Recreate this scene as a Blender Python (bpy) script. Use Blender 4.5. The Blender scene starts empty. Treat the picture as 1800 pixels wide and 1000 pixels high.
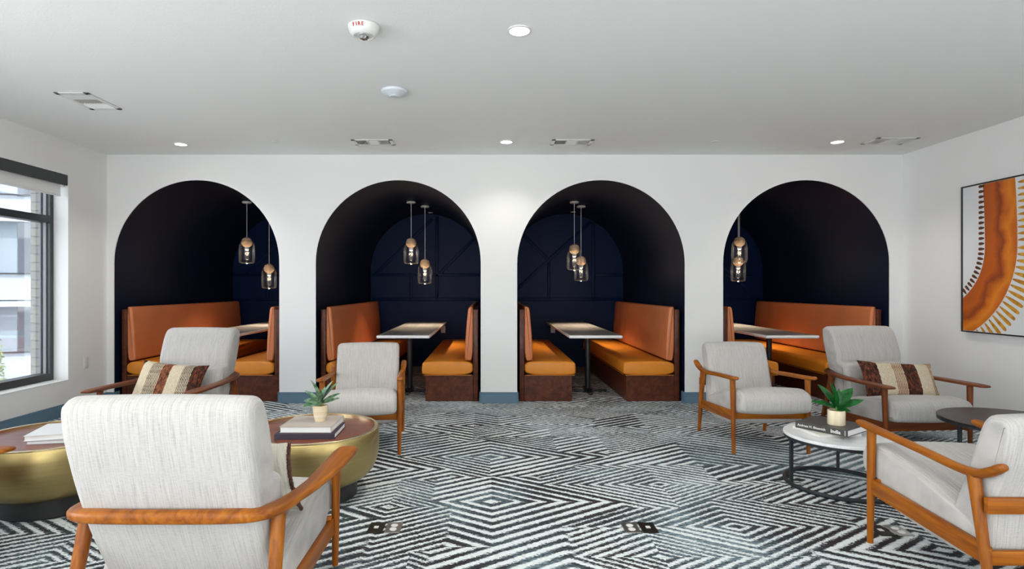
import bpy, bmesh, math, random
from mathutils import Vector, Matrix
R = math.radians
PI = math.pi
random.seed(7)
S = bpy.context.scene
COL = S.collection

# ------------------------------------------------------------------ camera
CZ = 1.278
cd = bpy.data.cameras.new('camera'); cam = bpy.data.objects.new('camera', cd); COL.objects.link(cam)
cam.location = (0, 0, CZ); cam.rotation_euler = (R(90), 0, 0)
cd.sensor_width = 36; cd.lens = 20.0
cd.shift_x = 40/1800; cd.shift_y = 5/1800
cd.clip_start = .05; cd.clip_end = 200
S.camera = cam
S.view_settings.view_transform = 'Standard'; S.view_settings.look = 'None'
S.view_settings.exposure = 0.64; S.view_settings.gamma = 1; S.view_settings.use_curve_mapping = False

# ------------------------------------------------------------------ world
W = bpy.data.worlds.new('sky'); S.world = W; W.use_nodes = True
bg = W.node_tree.nodes['Background']; bg.inputs[0].default_value = (.92, .955, 1.0, 1); bg.inputs[1].default_value = 3.2

def area(name, loc, rot, sx, sy, power, col=(1, 1, 1), spread=180):
    l = bpy.data.lights.new(name, 'AREA'); l.shape = 'RECTANGLE'; l.size = sx; l.size_y = sy
    l.energy = power; l.color = col; l.spread = R(spread)
    o = bpy.data.objects.new(name, l); COL.objects.link(o); o.location = loc; o.rotation_euler = rot
    return o
def spot(name, loc, power, ang=110, blend=.8, rad=.04, col=(1, .93, .84)):
    l = bpy.data.lights.new(name, 'SPOT'); l.energy = power; l.spot_size = R(ang); l.spot_blend = blend
    l.shadow_soft_size = rad; l.color = col
    o = bpy.data.objects.new(name, l); COL.objects.link(o); o.location = loc
    return o
sun = bpy.data.lights.new('sun', 'SUN'); sun.energy = 3.0; sun.angle = R(3); sun.color = (1, .97, .92)
so = bpy.data.objects.new('sun', sun); COL.objects.link(so); so.rotation_euler = Vector((-.62, .42, -.66)).to_track_quat('-Z', 'Y').to_euler()
# daylight of the windows in the left wall behind the camera; then added fill lamps
area('side_fill', (-4.12, .9, 1.45), (R(132), 0, R(-90)), 2.6, 2.0, 50, (.98, .99, 1))
area('side_fill', (-4.12, -2.2, 1.45), (R(125), 0, R(-90)), 2.8, 2.0, 30, (.98, .99, 1))
area('rear_fill', (.1, -6.8, 1.45), (R(110), 0, 0), 8.0, 2.3, 40, (.97, .985, 1))  # added fill from behind; the rear wall has no glazing
area('side_fill', (4.50, -1.6, 1.45), (R(125), 0, R(90)), 3.0, 2.0, 75, (.98, .99, 1))  # added fill to brighten the left wall; no window on this side
area('ceiling_fill', (-.6, -2.8, 1.0), (R(166), R(6), 0), 3.5, 2.5, 215, (.99, 1, 1))  # added upward lamp that brightens the ceiling, not a fitting of the room
portal = area('window_portal', (-4.60, 4.5, 1.37), (R(90), 0, R(-90)), 2.4, 2.0, 1)
portal.data.cycles.is_portal = True

# ------------------------------------------------------------------ materials
def mat(name, col=(.8, .8, .8), rough=.5, metal=0, spec=.5, emis=None, es=0, coat=0, sheen=0):
    m = bpy.data.materials.new(name); m.use_nodes = True
    b = m.node_tree.nodes['Principled BSDF']
    b.inputs['Base Color'].default_value = (*col, 1); b.inputs['Roughness'].default_value = rough
    b.inputs['Metallic'].default_value = metal; b.inputs['Specular IOR Level'].default_value = spec
    b.inputs['Coat Weight'].default_value = coat; b.inputs['Coat Roughness'].default_value = .15
    b.inputs['Sheen Weight'].default_value = sheen
    if emis: b.inputs['Emission Color'].default_value = (*emis, 1); b.inputs['Emission Strength'].default_value = es
    m.diffuse_color = (*col, 1)
    return m
class N:
    """small node helper"""
    def __init__(s, m): s.m = m; s.t = m.node_tree; s.b = s.t.nodes['Principled BSDF']
    def n(s, typ, **kw):
        o = s.t.nodes.new(typ)
        for k, v in kw.items(): setattr(o, k, v)
        return o
    def l(s, a, b): s.t.links.new(a, b)
    def val(s, sock, v):
        if hasattr(v, 'is_output') or hasattr(v, 'links'): s.l(v, sock)
        else: sock.default_value = v
    def math(s, op, a, b=0.0, c=0.0, clamp=False):
        o = s.n('ShaderNodeMath', operation=op); o.use_clamp = clamp
        s.val(o.inputs[0], a); s.val(o.inputs[1], b)
        if len(o.inputs) > 2: s.val(o.inputs[2], c)
        return o.outputs[0]
    def coord(s, scale=(1, 1, 1), kind='Object', rot=(0, 0, 0)):
        tc = s.n('ShaderNodeTexCoord'); mp = s.n('ShaderNodeMapping'); s.l(tc.outputs[kind], mp.inputs[0])
        mp.inputs['Scale'].default_value = scale; mp.inputs['Rotation'].default_value = rot
        return mp.outputs[0]
    def noise(s, vec, scale=1, detail=3, rough=.5, dist=0):
        o = s.n('ShaderNodeTexNoise'); s.l(vec, o.inputs['Vector']); o.inputs['Scale'].default_value = scale
        o.inputs['Detail'].default_value = detail; o.inputs['Roughness'].default_value = rough; o.inputs['Distortion'].default_value = dist
        return o.outputs['Fac']
    def ramp(s, fac, stops, interp='LINEAR'):
        o = s.n('ShaderNodeValToRGB'); s.l(fac, o.inputs[0]); r = o.color_ramp; r.interpolation = interp
        while len(r.elements) < len(stops): r.elements.new(.5)
        for e, (p, c) in zip(r.elements, stops): e.position = p; e.color = (*c, 1)
        return o.outputs[0]
    def mix(s, f, a, b, blend='MIX'):
        o = s.n('ShaderNodeMix', data_type='RGBA', blend_type=blend)
        s.val(o.inputs[0], f)
        for i, v in ((6, a), (7, b)):
            if isinstance(v, tuple): o.inputs[i].default_value = (*v, 1)
            else: s.l(v, o.inputs[i])
        return o.outputs[2]
    def bump(s, h, strength=.2, dist=.01):
        o = s.n('ShaderNodeBump'); s.l(h, o.inputs['Height']); o.inputs['Strength'].default_value = strength; o.inputs['Distance'].default_value = dist
        s.l(o.outputs[0], s.b.inputs['Normal'])
    def base(s, c): s.l(c, s.b.inputs['Base Color'])

def painted(name, col, rough=.6, bs=90, st=.08, spec=.3):
    m = mat(name, col, rough, spec=spec); n = N(m); h = n.noise(n.coord(), bs, 3); n.bump(h, st, .004); return m
def wood(name, dark, light, axis='z', rough=.42, coat=.08, sc=1.0):
    m = mat(name, light, rough, coat=coat, spec=.28); n = N(m)
    s = {'x': (1.6, 26, 26), 'y': (26, 1.6, 26), 'z': (26, 26, 1.6)}[axis]
    v = n.coord(tuple(q*sc for q in s))
    a = n.noise(v, 1.0, 5, .6, .6); f = n.noise(v, 5.0, 3, .6)
    c = n.ramp(a, [(.32, dark), (.5, tuple((p+q)/2 for p, q in zip(dark, light))), (.68, light)])
    c2 = n.mix(n.math('MULTIPLY', f, .35), c, tuple(q*.55 for q in dark))
    n.base(c2); n.bump(f, .06, .002); return m
def linen(name, col=(.49, .468, .445)):
    m = mat(name, col, .9, spec=.15, sheen=.15); n = N(m)
    a = n.noise(n.coord((260, 9, 9)), 1, 2, .5); b = n.noise(n.coord((60, 420, 420)), 1, 2, .5)
    t = n.math('ADD', n.math('MULTIPLY', a, .65), n.math('MULTIPLY', b, .35))
    c = n.ramp(t, [(.3, tuple(q*.74 for q in col)), (.5, col), (.72, tuple(min(1, q*1.16) for q in col))])
    n.base(c); n.bump(t, .25, .002); return m
def leather(name, col, rough=.38):
    m = mat(name, col, rough, spec=.5); n = N(m)
    a = n.noise(n.coord(), 5, 3); c = n.mix(a, tuple(q*.85 for q in col), tuple(min(1, q*1.12) for q in col)); n.base(c)
    n.bump(n.noise(n.coord(), 260, 2), .07, .002); return m

M = {}
M['wall'] = painted('wall_paint', (.80, .795, .785), .65, 120, .06)
M['ceiling'] = painted('ceiling_paint', (.85, .865, .85), .75, 70, .22)
M['navy'] = painted('navy_paint', (.0030, .0066, .024), .45, 60, .06, .22)
M['navy2'] = painted('navy_panel_paint', (.0016, .0105, .052), .45, 60, .05, .13)
M['teal'] = painted('teal_grey_paint', (.115, .195, .265), .45, 60, .04)
M['linen'] = linen('oatmeal_linen')
M['back_leather'] = leather('rust_vinyl', (.62, .19, .068), .45)
M['seat_leather'] = leather('amber_vinyl', (.70, .235, .016), .40)
M['bench_wood'] = wood('bench_walnut', (.055, .014, .007), (.15, .038, .016), 'y', .38, .1, .5)
ow, owl = (.19, .045, .002), (.50, .155, .006)
dw, dwl = (.10, .022, .004), (.27, .068, .010)
for ax in 'xyz':
    M['oak_'+ax] = wood('honey_oak_'+ax, ow, owl, ax)
    M['wal_'+ax] = wood('russet_oak_'+ax, dw, dwl, ax)
M['black'] = mat('black_metal', (.012, .014, .018), .42)
M['frame'] = mat('window_frame_metal', (.035, .037, .04), .4)
M['framelight'] = mat('window_gasket', (.22, .225, .23), .45)
M['white'] = mat('white_plastic', (.74, .74, .72), .35)
M['bluewhite'] = mat('cool_white_plastic', (.66, .71, .76), .35)
M['slot'] = mat('dark_slot', (.09, .09, .09), .7)
M['red'] = mat('red_print', (.42, .004, .012), .5)
M['steel'] = mat('satin_steel', (.55, .54, .52), .3, 1)
M['chrome'] = mat('chrome', (.8, .8, .8), .12, 1)
M['darkplate'] = mat('bronze_plate', (.05, .045, .04), .3, .8)
M['page'] = mat('book_pages', (.80, .80, .79), .8)
M['marble'] = mat('white_marble', (.8, .8, .8), .25); n = N(M['marble'])
n.base(n.ramp(n.noise(n.coord((3, 3, 3)), 2, 6, .6, 1.2), [(.35, (.83, .83, .83)), (.55, (.80, .81, .82)), (.62, (.68, .69, .71)), (.7, (.82, .82, .82))]))
M['tabletop'] = mat('grey_laminate', (.21, .20, .20), .35); n = N(M['tabletop'])
n.base(n.ramp(n.noise(n.coord((30, 2, 2)), 1, 4), [(.3, (.17, .16, .155)), (.7, (.27, .255, .245))]))
M['whiteedge'] = mat('white_edge', (.8, .8, .8), .35)
M['brass'] = mat('brushed_brass', (.60, .46, .20), .30, 1); n = N(M['brass'])
g = n.noise(n.coord((2, 2, 90)), 1, 3); n.base(n.mix(g, (.42, .32, .13), (.56, .43, .19)))
n.l(n.math('MULTIPLY_ADD', g, .16, .30), n.b.inputs['Roughness'])
M['brassrim'] = mat('polished_brass', (.80, .64, .36), .22, 1)
M['table_wood'] = wood('mahogany_top', (.13, .032, .017), (.27, .075, .040), 'x', .32, .15, .4)
M['espresso'] = wood('espresso_top', (.018, .014, .013), (.045, .034, .030), 'x', .4, .15, .6)
M['ballwood'] = wood('pale_beech', (.66, .42, .24), (.84, .60, .40), 'z', .45, .05, .7)
M['pot'] = mat('cream_pot', (.75, .64, .45), .5); n = N(M['pot'])
n.base(n.ramp(n.noise(n.coord((3, 3, 40)), 1, 4, .6, .5), [(.4, (.80, .70, .52)), (.6, (.70, .54, .33)), (.7, (.80, .72, .56))]))
M['potv'] = mat('cream_wood_pot', (.75, .64, .45), .5); n = N(M['potv'])
n.base(n.ramp(n.noise(n.coord((28, 28, 3)), 1, 4, .6, .5), [(.35, (.84, .75, .56)), (.6, (.76, .60, .36)), (.7, (.85, .77, .6))]))
M['soil'] = mat('soil', (.06, .035, .02), .95)
def leafmat(name, a, b):
    m = mat(name, a, .35); n = N(m); n.base(n.ramp(n.noise(n.coord((40, 40, 40)), 1, 3), [(.35, a), (.65, b)])); return m
M['leaf_dark'] = leafmat('deep_green_leaf', (.005, .06, .012), (.012, .15, .02))
M['leaf_pale'] = leafmat('silvery_green_leaf', (.035, .12, .05), (.25, .38, .24))
M['stem'] = mat('green_stem', (.12, .25, .05), .5)
M['glass'] = bpy.data.materials.new('clear_glass'); M['glass'].use_nodes = True
def thin_glass(m, tint=(.96, .98, 1), refl=.5):
    t = m.node_tree; t.nodes.clear()
    o = t.nodes.new('ShaderNodeOutputMaterial'); mx = t.nodes.new('ShaderNodeMixShader'); tr = t.nodes.new('ShaderNodeBsdfTransparent')
    gl = t.nodes.new('ShaderNodeBsdfGlossy'); lw = t.nodes.new('ShaderNodeLayerWeight'); mt = t.nodes.new('ShaderNodeMath')
    tr.inputs[0].default_value = (*tint, 1); gl.inputs['Roughness'].default_value = .02
    lw.inputs[0].default_value = .25; mt.operation = 'MULTIPLY'; mt.inputs[1].default_value = refl
    t.links.new(lw.outputs['Fresnel'], mt.inputs[0]); t.links.new(mt.outputs[0], mx.inputs[0])
    t.links.new(tr.outputs[0], mx.inputs[1]); t.links.new(gl.outputs[0], mx.inputs[2]); t.links.new(mx.outputs[0], o.inputs[0])
thin_glass(M['glass'])
M['shade_glass'] = bpy.data.materials.new('pendant_glass'); M['shade_glass'].use_nodes = True; thin_glass(M['shade_glass'], (.95, .955, .96), 1.0)
M['shade_glass'].node_tree.nodes['Layer Weight'].inputs[0].default_value = .30
_t = M['shade_glass'].node_tree; _d = _t.nodes.new('ShaderNodeBsdfTranslucent'); _d.inputs[0].default_value = (.85, .88, .9, 1); _a = _t.nodes.new('ShaderNodeMixShader'); _a.inputs[0].default_value = .28
_g = next(q for q in _t.nodes if q.type == 'BSDF_GLOSSY'); _g.inputs['Roughness'].default_value = .08; _m = next(q for q in _t.nodes if q.type == 'MIX_SHADER' and q is not _a and q.inputs[2].is_linked)
_t.links.new(_g.outputs[0], _a.inputs[1]); _t.links.new(_d.outputs[0], _a.inputs[2]); _t.links.new(_a.outputs[0], _m.inputs[2])
next(q for q in _t.nodes if q.type == 'MATH').inputs[1].default_value = .6
M['cord'] = mat('white_cord', (.85, .85, .86), .4)
M['lampglow'] = mat('lamp_glow', (1, 1, 1), .5, emis=(1, .93, .82), es=9)
M['bulbglow'] = mat('bulb_glow', (1, 1, 1), .5, emis=(1, .80, .55), es=7)
M['blind'] = mat('blind_fabric', (.85, .85, .85), .9)
M['canvas'] = mat('canvas_white', (.70, .71, .72), .8)

# carpet ------------------------------------------------------------
def carpet():
    m = mat('carpet', (.3, .3, .3), .95, spec=.1); n = N(m)
    tc = n.n('ShaderNodeTexCoord')
    mp = n.n('ShaderNodeMapping'); n.l(tc.outputs['Object'], mp.inputs[0]); mp.inputs['Scale'].default_value = (1.0, 1.55, 1)
    sep = n.n('ShaderNodeSeparateXYZ'); n.l(mp.outputs[0], sep.inputs[0])
    # tufted ragged edges: short runs along x
    j = n.noise(n.coord((55, 190, 1)), 1, 2, .6)
    j2 = n.noise(n.coord((9, 30, 1)), 1, 2, .5)
    jx = n.math('ADD', n.math('MULTIPLY', n.math('SUBTRACT', j, .5), .095), n.math('MULTIPLY', n.math('SUBTRACT', j2, .5), .03))
    cx = n.n('ShaderNodeCombineXYZ'); n.l(n.math('ADD', sep.outputs[0], jx), cx.inputs[0]); n.l(sep.outputs[1], cx.inputs[1])
    vo = n.n('ShaderNodeTexVoronoi', voronoi_dimensions='2D', distance='MANHATTAN', feature='F1')
    n.l(cx.outputs[0], vo.inputs['Vector']); vo.inputs['Scale'].default_value = 1.0; vo.inputs['Randomness'].default_value = .9
    d = vo.outputs['Distance']
    # which side of its centre: each quadrant has its own line weight
    ps = n.n('ShaderNodeSeparateXYZ'); n.l(vo.outputs['Position'], ps.inputs[0])
    sx = n.math('GREATER_THAN', sep.outputs[0], ps.outputs[0]); sy = n.math('GREATER_THAN', sep.outputs[1], ps.outputs[1])
    wv = n.n('ShaderNodeCombineXYZ'); sc = n.n('ShaderNodeSeparateColor'); n.l(vo.outputs['Color'], sc.inputs[0])
    n.l(sc.outputs[0], wv.inputs[0]); n.l(sx, wv.inputs[1]); n.l(sy, wv.inputs[2])
    wn = n.n('ShaderNodeTexWhiteNoise', noise_dimensions='3D'); n.l(wv.outputs[0], wn.inputs['Vector'])
    ws = n.n('ShaderNodeSeparateColor'); n.l(wn.outputs['Color'], ws.inputs[0])
    freq = n.math('MULTIPLY_ADD', n.math('GREATER_THAN', sc.outputs[2], .5), -3.0, 10.5)
    freq = n.math('MULTIPLY_ADD', n.math('GREATER_THAN', ws.outputs[1], .72), 3.0, freq)
    ph = n.math('MULTIPLY_ADD', d, freq, n.math('MULTIPLY', sc.outputs[1], 1.0))
    fr = n.math('FRACT', ph)
    tri = n.math('ABSOLUTE', n.math('MULTIPLY_ADD', fr, 2, -1))       # 0 mid .. 1 edges
    big = n.noise(n.coord((2.2, 3.4, 1)), 1, 3)
    duty = n.math('MULTIPLY_ADD', ws.outputs[0], .22, .31)
    duty = n.math('ADD', duty, n.math('MULTIPLY', n.math('SUBTRACT', big, .5), .55))
    k = n.math('MULTIPLY', n.math('SUBTRACT', duty, n.math('ADD', tri, n.math('MULTIPLY', n.math('SUBTRACT', j, .5), .5))), 7.0, clamp=False)
    line = n.math('ADD', k, .5, clamp=True)
    # ground colours
    st = n.noise(n.coord((26, 150, 1)), 1, 3, .6); reg = n.noise(n.coord((1.3, 1.1, 1)), 1, 2)
    g = n.math('ADD', st, n.math('MULTIPLY', n.math('SUBTRACT', reg, .5), 1.1))
    ground = n.ramp(g, [(.40, (.036, .030, .033)), (.52, (.045, .054, .062)), (.62, (.10, .15, .175)), (.78, (.28, .36, .39))])
    lc = n.ramp(n.noise(n.coord((40, 160, 1)), 1, 2), [(.3, (.58, .63, .64)), (.6, (.82, .87, .88))])
    n.base(n.mix(line, ground, lc))
    n.bump(n.math('ADD', n.math('MULTIPLY', line, .5), n.noise(n.coord(), 500, 1)), .35, .004)
    return m
M['carpet'] = carpet()

def stripes_mat(name, bands, wid):
    """woven textile with warp bands along local x; bands: (end, kind)"""
    m = mat(name, (.7, .6, .5), .95, spec=.1); n = N(m)
    tc = n.n('ShaderNodeTexCoord'); sp = n.n('ShaderNodeSeparateXYZ'); n.l(tc.outputs['Object'], sp.inputs[0])
    wob = n.noise(n.coord((8, 8, 60)), 1, 3)
    x = n.math('ADD', n.math('DIVIDE', sp.outputs[0], wid), .5)
    x = n.math('ADD', x, n.math('MULTIPLY', n.math('SUBTRACT', wob, .5), .025))
    cream = n.ramp(n.noise(n.coord((300, 300, 60)), 1, 2), [(.3, (.50, .41, .29)), (.7, (.72, .62, .46))])
    brown = n.ramp(n.noise(n.coord((60, 60, 25)), 1, 5, .7), [(.38, (.028, .014, .012)), (.52, (.075, .032, .024)), (.62, (.24, .065, .025))])
    rust = n.ramp(n.noise(n.coord((70, 70, 30)), 1, 5, .7), [(.38, (.05, .022, .018)), (.5, (.20, .07, .035)), (.65, (.34, .12, .06))])
    ln = n.math('FRACT', n.math('MULTIPLY', x, 44)); lnm = n.math('GREATER_THAN', n.math('ADD', ln, n.math('MULTIPLY', n.math('SUBTRACT', wob, .5), .8)), .52)
    thin = n.mix(lnm, cream, (.05, .022, .016)); kinds = {'cream': cream, 'brown': brown, 'rust': rust, 'thin': thin,
        'thinr': n.mix(lnm, cream, (.25, .09, .04)), 'thinb': n.mix(lnm, cream, (.02, .018, .018))}
    c = None; prev = None
    for i, (e, k) in enumerate(bands):
        if c is None: c = kinds[k]
        else: c = n.mix(n.math('GREATER_THAN', x, bands[i-1][0]), c, kinds[k])
    n.base(c); n.bump(n.noise(n.coord((200, 200, 80)), 1, 3), .5, .004)
    return m
M['pillow_a'] = stripes_mat('kilim_right', [(.17, 'brown'), (.37, 'cream'), (.52, 'thinr'), (.71, 'brown'), (.90, 'cream'), (1, 'thinr')], .62)
M['pillow_b'] = stripes_mat('kilim_left', [(.05, 'brown'), (.22, 'cream'), (.27, 'thinb'), (.40, 'thin'), (.54, 'rust'), (.72, 'cream'), (.86, 'thinb'), (1, 'brown')], .58)
M['pillow_back'] = linen('cream_cotton', (.66, .62, .53))

# ------------------------------------------------------------------ mesh helpers
def finish(name, bm, m, parent=None, sharp=35, recalc=True):
    if recalc: bmesh.ops.recalc_face_normals(bm, faces=bm.faces[:])
    me = bpy.data.meshes.new(name); bm.to_mesh(me); bm.free()
    ms = m if isinstance(m, (list, tuple)) else [m]
    for q in ms: me.materials.append(q)
    for p in me.polygons: p.use_smooth = True
    if sharp is not None: me.set_sharp_from_angle(angle=R(sharp))
    o = bpy.data.objects.new(name, me); COL.objects.link(o)
    if parent: o.parent = parent
    return o
def box(bm, x0, x1, y0, y1, z0, z1, bev=0, seg=2, mi=0, mtx=None):
    r = bmesh.ops.create_cube(bm, size=1); vs = r['verts']
    for v in vs: v.co = Vector(((x0+x1)/2+v.co.x*(x1-x0), (y0+y1)/2+v.co.y*(y1-y0), (z0+z1)/2+v.co.z*(z1-z0)))
    fs = set(f for v in vs for f in v.link_faces)
    for f in fs: f.material_index = mi
    if bev:
        es = list(set(e for v in vs for e in v.link_edges))
        rr = bmesh.ops.bevel(bm, geom=es, offset=bev, segments=seg, profile=.5, affect='EDGES'); vs = list(set(v for f in rr['faces'] for v in f.verts) | set(v for v in vs if v.is_valid))
    if mtx: bmesh.ops.transform(bm, matrix=mtx, verts=[v for v in vs if v.is_valid])
    return vs
def bar(bm, a, b, w, h, bev=0, up=(0, 0, 1)):
    """box between two points, w across, h along up"""
    a, b = Vector(a), Vector(b); d = (b-a); L = d.length; d.normalize()
    s = d.cross(Vector(up)); s.normalize(); u = s.cross(d)
    m = Matrix((s, d, u)).transposed().to_4x4(); m.translation = (a+b)/2
    box(bm, -w/2, w/2, -L/2, L/2, -h/2, h/2, bev, 2, 0, m)
def lathe(bm, prof, c=(0, 0, 0), seg=32, mi=0, cap0=True, cap1=True):
    rings = []
    for r, z in prof:
        rings.append([bm.verts.new((c[0]+r*math.cos(2*PI*i/seg), c[1]+r*math.sin(2*PI*i/seg), c[2]+z)) for i in range(seg)])
    for a, b in zip(rings, rings[1:]):
        for i in range(seg):
            f = bm.faces.new((a[i], a[(i+1) % seg], b[(i+1) % seg], b[i])); f.material_index = mi
    if cap0: bm.faces.new(rings[0][::-1]).material_index = mi
    if cap1: bm.faces.new(rings[-1]).material_index = mi
def sweep(bm, path, sec, n=14, pw=2.4, up=(0, 0, 1), sub=4):
    """superellipse section swept on a Catmull-Rom path; sec = (width, height) per point"""
    P = [Vector(p) for p in path]; pts = []; ss = []
    for i in range(len(P)-1):
        p0, p1, p2, p3 = P[max(i-1, 0)], P[i], P[i+1], P[min(i+2, len(P)-1)]
        for k in range(sub):
            t = k/sub
            pts.append(.5*((2*p1)+(p2-p0)*t+(2*p0-5*p1+4*p2-p3)*t*t+(3*p1-p0-3*p2+p3)*t**3))
            ss.append((sec[i][0]*(1-t)+sec[i+1][0]*t, sec[i][1]*(1-t)+sec[i+1][1]*t))
    pts.append(P[-1]); ss.append(sec[-1]); rings = []
    for i, p in enumerate(pts):
        d = (pts[min(i+1, len(pts)-1)]-pts[max(i-1, 0)]).normalized()
        s = d.cross(Vector(up)).normalized(); u = s.cross(d)
        ring = []
        for k in range(n):
            a = 2*PI*k/n; ca, sa = math.cos(a), math.sin(a)
            ring.append(bm.verts.new(p+s*(math.copysign(abs(ca)**(2/pw), ca)*ss[i][0]/2)+u*(math.copysign(abs(sa)**(2/pw), sa)*ss[i][1]/2)))
        rings.append(ring)
    for a, b in zip(rings, rings[1:]):
        for k in range(n): bm.faces.new((a[k], a[(k+1) % n], b[(k+1) % n], b[k]))
    bm.faces.new(rings[0][::-1]); bm.faces.new(rings[-1])
def leg(bm, a, b, ra, rb, n=14):
    a, b = Vector(a), Vector(b); rings = []
    for p, r in ((a, ra), (a.lerp(b, .5), (ra*1.06+rb)/2), (b, rb)):
        rings.append([bm.verts.new(p+Vector((r*math.cos(2*PI*i/n), r*math.sin(2*PI*i/n), 0))) for i in range(n)])
    for s, t in zip(rings, rings[1:]):
        for i in range(n): bm.faces.new((s[i], s[(i+1) % n], t[(i+1) % n], t[i]))
    bm.faces.new(rings[0]); bm.faces.new(rings[-1][::-1])
def chaikin(p, it=2):
    for _ in range(it):
        q = []
        for i in range(len(p)):
            a, b = p[i], p[(i+1) % len(p)]
            q += [(a[0]*.8+b[0]*.2, a[1]*.8+b[1]*.2), (a[0]*.2+b[0]*.8, a[1]*.2+b[1]*.8)]
        p = q
    return p
def cushion(bm, prof, hw, er=.03, widths=None, puff=0, it=2, nst=13, axis='x', c=(0, 0)):
    """closed (y,z) profile extruded along x with rounded ends"""
    p = chaikin(prof, it); A = sum(p[i][0]*p[(i+1) % len(p)][1]-p[(i+1) % len(p)][0]*p[i][1] for i in range(len(p)))
    if A < 0: p = p[::-1]
    nn = len(p); nor = []
    for i in range(nn):
        a, b = p[i-1], p[(i+1) % nn]; d = Vector((b[0]-a[0], b[1]-a[1])).normalized(); nor.append((d.y, -d.x))
    st = []
    for k in range(6): t = 1-k/5; st.append((-hw+er*(1-t), er*(1-math.sqrt(max(0, 1-t*t)))))
    st = [(-hw+er*(1-math.cos(k/5*PI/2)), er*(1-math.sin(k/5*PI/2))) for k in range(6)]
    mid = [(-hw+er+(2*hw-2*er)*i/nst, 0) for i in range(1, nst)]
    st = st+mid+[(-x, d) for x, d in st[::-1]]
    rings = []
    for x, d in st:
        pf = puff*(1-(x/hw)**2)
        ring = []
        for i in range(nn):
            y = p[i][0]-nor[i][0]*(d-pf); z = p[i][1]-nor[i][1]*(d-pf)
            f = widths(z) if widths else 1
            co = (x*f, y, z) if axis == 'x' else (y, x*f, z)
            ring.append(bm.verts.new((co[0]+c[0], co[1]+c[1], co[2])))
        rings.append(ring)
    for a, b in zip(rings, rings[1:]):
        for i in range(nn): bm.faces.new((a[i], a[(i+1) % nn], b[(i+1) % nn], b[i]))
    bm.faces.new(rings[0][::-1]); bm.faces.new(rings[-1])
def thing(name, label, cat, loc=(0, 0, 0), rz=0, group=None):
    o = bpy.data.objects.new(name, None); COL.objects.link(o); o.location = loc; o.rotation_euler = (0, 0, rz)
    o.empty_display_size = .1; return tag(o, label, cat, group)
def tag(o, label, cat, group=None):
    o['label'] = label; o['category'] = cat
    if group: o['group'] = group
    return o
def struct(o): o['kind'] = 'structure'; return o
def P(name, m, parent, fn, *a, sharp=35, **k):
    bm = bmesh.new(); fn(bm, *a, **k); return finish(name, bm, m, parent, sharp)
def dup(root, loc, rz=0, label=None, group=None):
    r = root.copy(); COL.objects.link(r); r.location = loc; r.rotation_euler = (0, 0, rz)
    if label: r['label'] = label
    if group: r['group'] = group
    for ch in list(root.children):
        c = ch.copy(); COL.objects.link(c); c.parent = r
        for g in list(ch.children):
            d = g.copy(); COL.objects.link(d); d.parent = c
    return r
def text_mesh(name, body, size, m, parent, mtx, extrude=.0006, spacing=1.0, bold=0, ax='LEFT'):
    cu = bpy.data.curves.new(name, 'FONT'); cu.body = body; cu.size = size; cu.extrude = extrude; cu.align_x = ax; cu.align_y = 'CENTER'
    cu.space_character = spacing; cu.offset = bold; cu.resolution_u = 3
    t = bpy.data.objects.new(name, cu); COL.objects.link(t)
    dg = bpy.context.evaluated_depsgraph_get(); dg.update()
    me = bpy.data.meshes.new_from_object(t.evaluated_get(dg)); bpy.data.objects.remove(t); bpy.data.curves.remove(cu)
    me.name = name; me.materials.clear(); me.materials.append(m); me.transform(mtx)
    o = bpy.data.objects.new(name, me); COL.objects.link(o); o.parent = parent; return o

# ------------------------------------------------------------------ room shell
XL, XR, YB, YR, H = -4.221, 4.567, 6.281, -7.0, 2.742
YA = 9.20
ARCH = [(-4.146, -2.318), (-1.916, -.094), (.308, 2.161), (2.582, 4.422)]
TOP = 2.462
struct(P('floor', M['carpet'], None, box, XL-.4, XR+.2, YR-.2, YA+.1, -.1, 0))
struct(P('ceiling', M['ceiling'], None, box, XL-.02, XR+.02, YR-.2, YB+.03, H, H+.1))

def arch_pts(x0, x1, n=40):
    r = (x1-x0)/2; c = (x0+x1)/2; sp = TOP-r
    return [(c-r*math.cos(PI*i/n), sp+r*math.sin(PI*i/n)) for i in range(n+1)]
bm = bmesh.new()
def quad(bm, pts, mi=0):
    f = bm.faces.new([bm.verts.new(p) for p in pts]); f.material_index = mi; return f
def slabq(bm, pts, th):
    """extruded quad, front at y=YB, thickness th to +y"""
    a = [bm.verts.new((x, YB, z)) for x, z in pts]; b = [bm.verts.new((x, YB+th, z)) for x, z in pts]
    bm.faces.new(a); bm.faces.new(b[::-1]); k = len(pts)
    for i in range(k): bm.faces.new((a[i], b[i], b[(i+1) % k], a[(i+1) % k]))
# back wall is one skin: front faces welded, then the arch edges turned in
xs = [XL]+[v for a in ARCH for v in a]+[XR]
for i in range(0, len(xs), 2):
    quad(bm, [(xs[i], YB, 0), (xs[i+1], YB, 0), (xs[i+1], YB, H), (xs[i], YB, H)])
for x0, x1 in ARCH:
    ap = arch_pts(x0, x1); sp = ap[0][1]
    for (xa, za), (xb, zb) in zip(ap, ap[1:]):
        quad(bm, [(xa, YB, za), (xb, YB, zb), (xb, YB, H), (xa, YB, H)])
        quad(bm, [(xa, YB, za), (xb, YB, zb), (xb, YB+.012, zb), (xa, YB+.012, za)])
    for x in (x0, x1): quad(bm, [(x, YB, 0), (x, YB, sp), (x, YB+.012, sp), (x, YB+.012, 0)])
bmesh.ops.remove_doubles(bm, verts=bm.verts[:], dist=1e-5)
o = struct(finish('wall_back', bm, M['wall'], None, sharp=20))
for p in o.data.polygons: p.use_smooth = False

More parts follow.
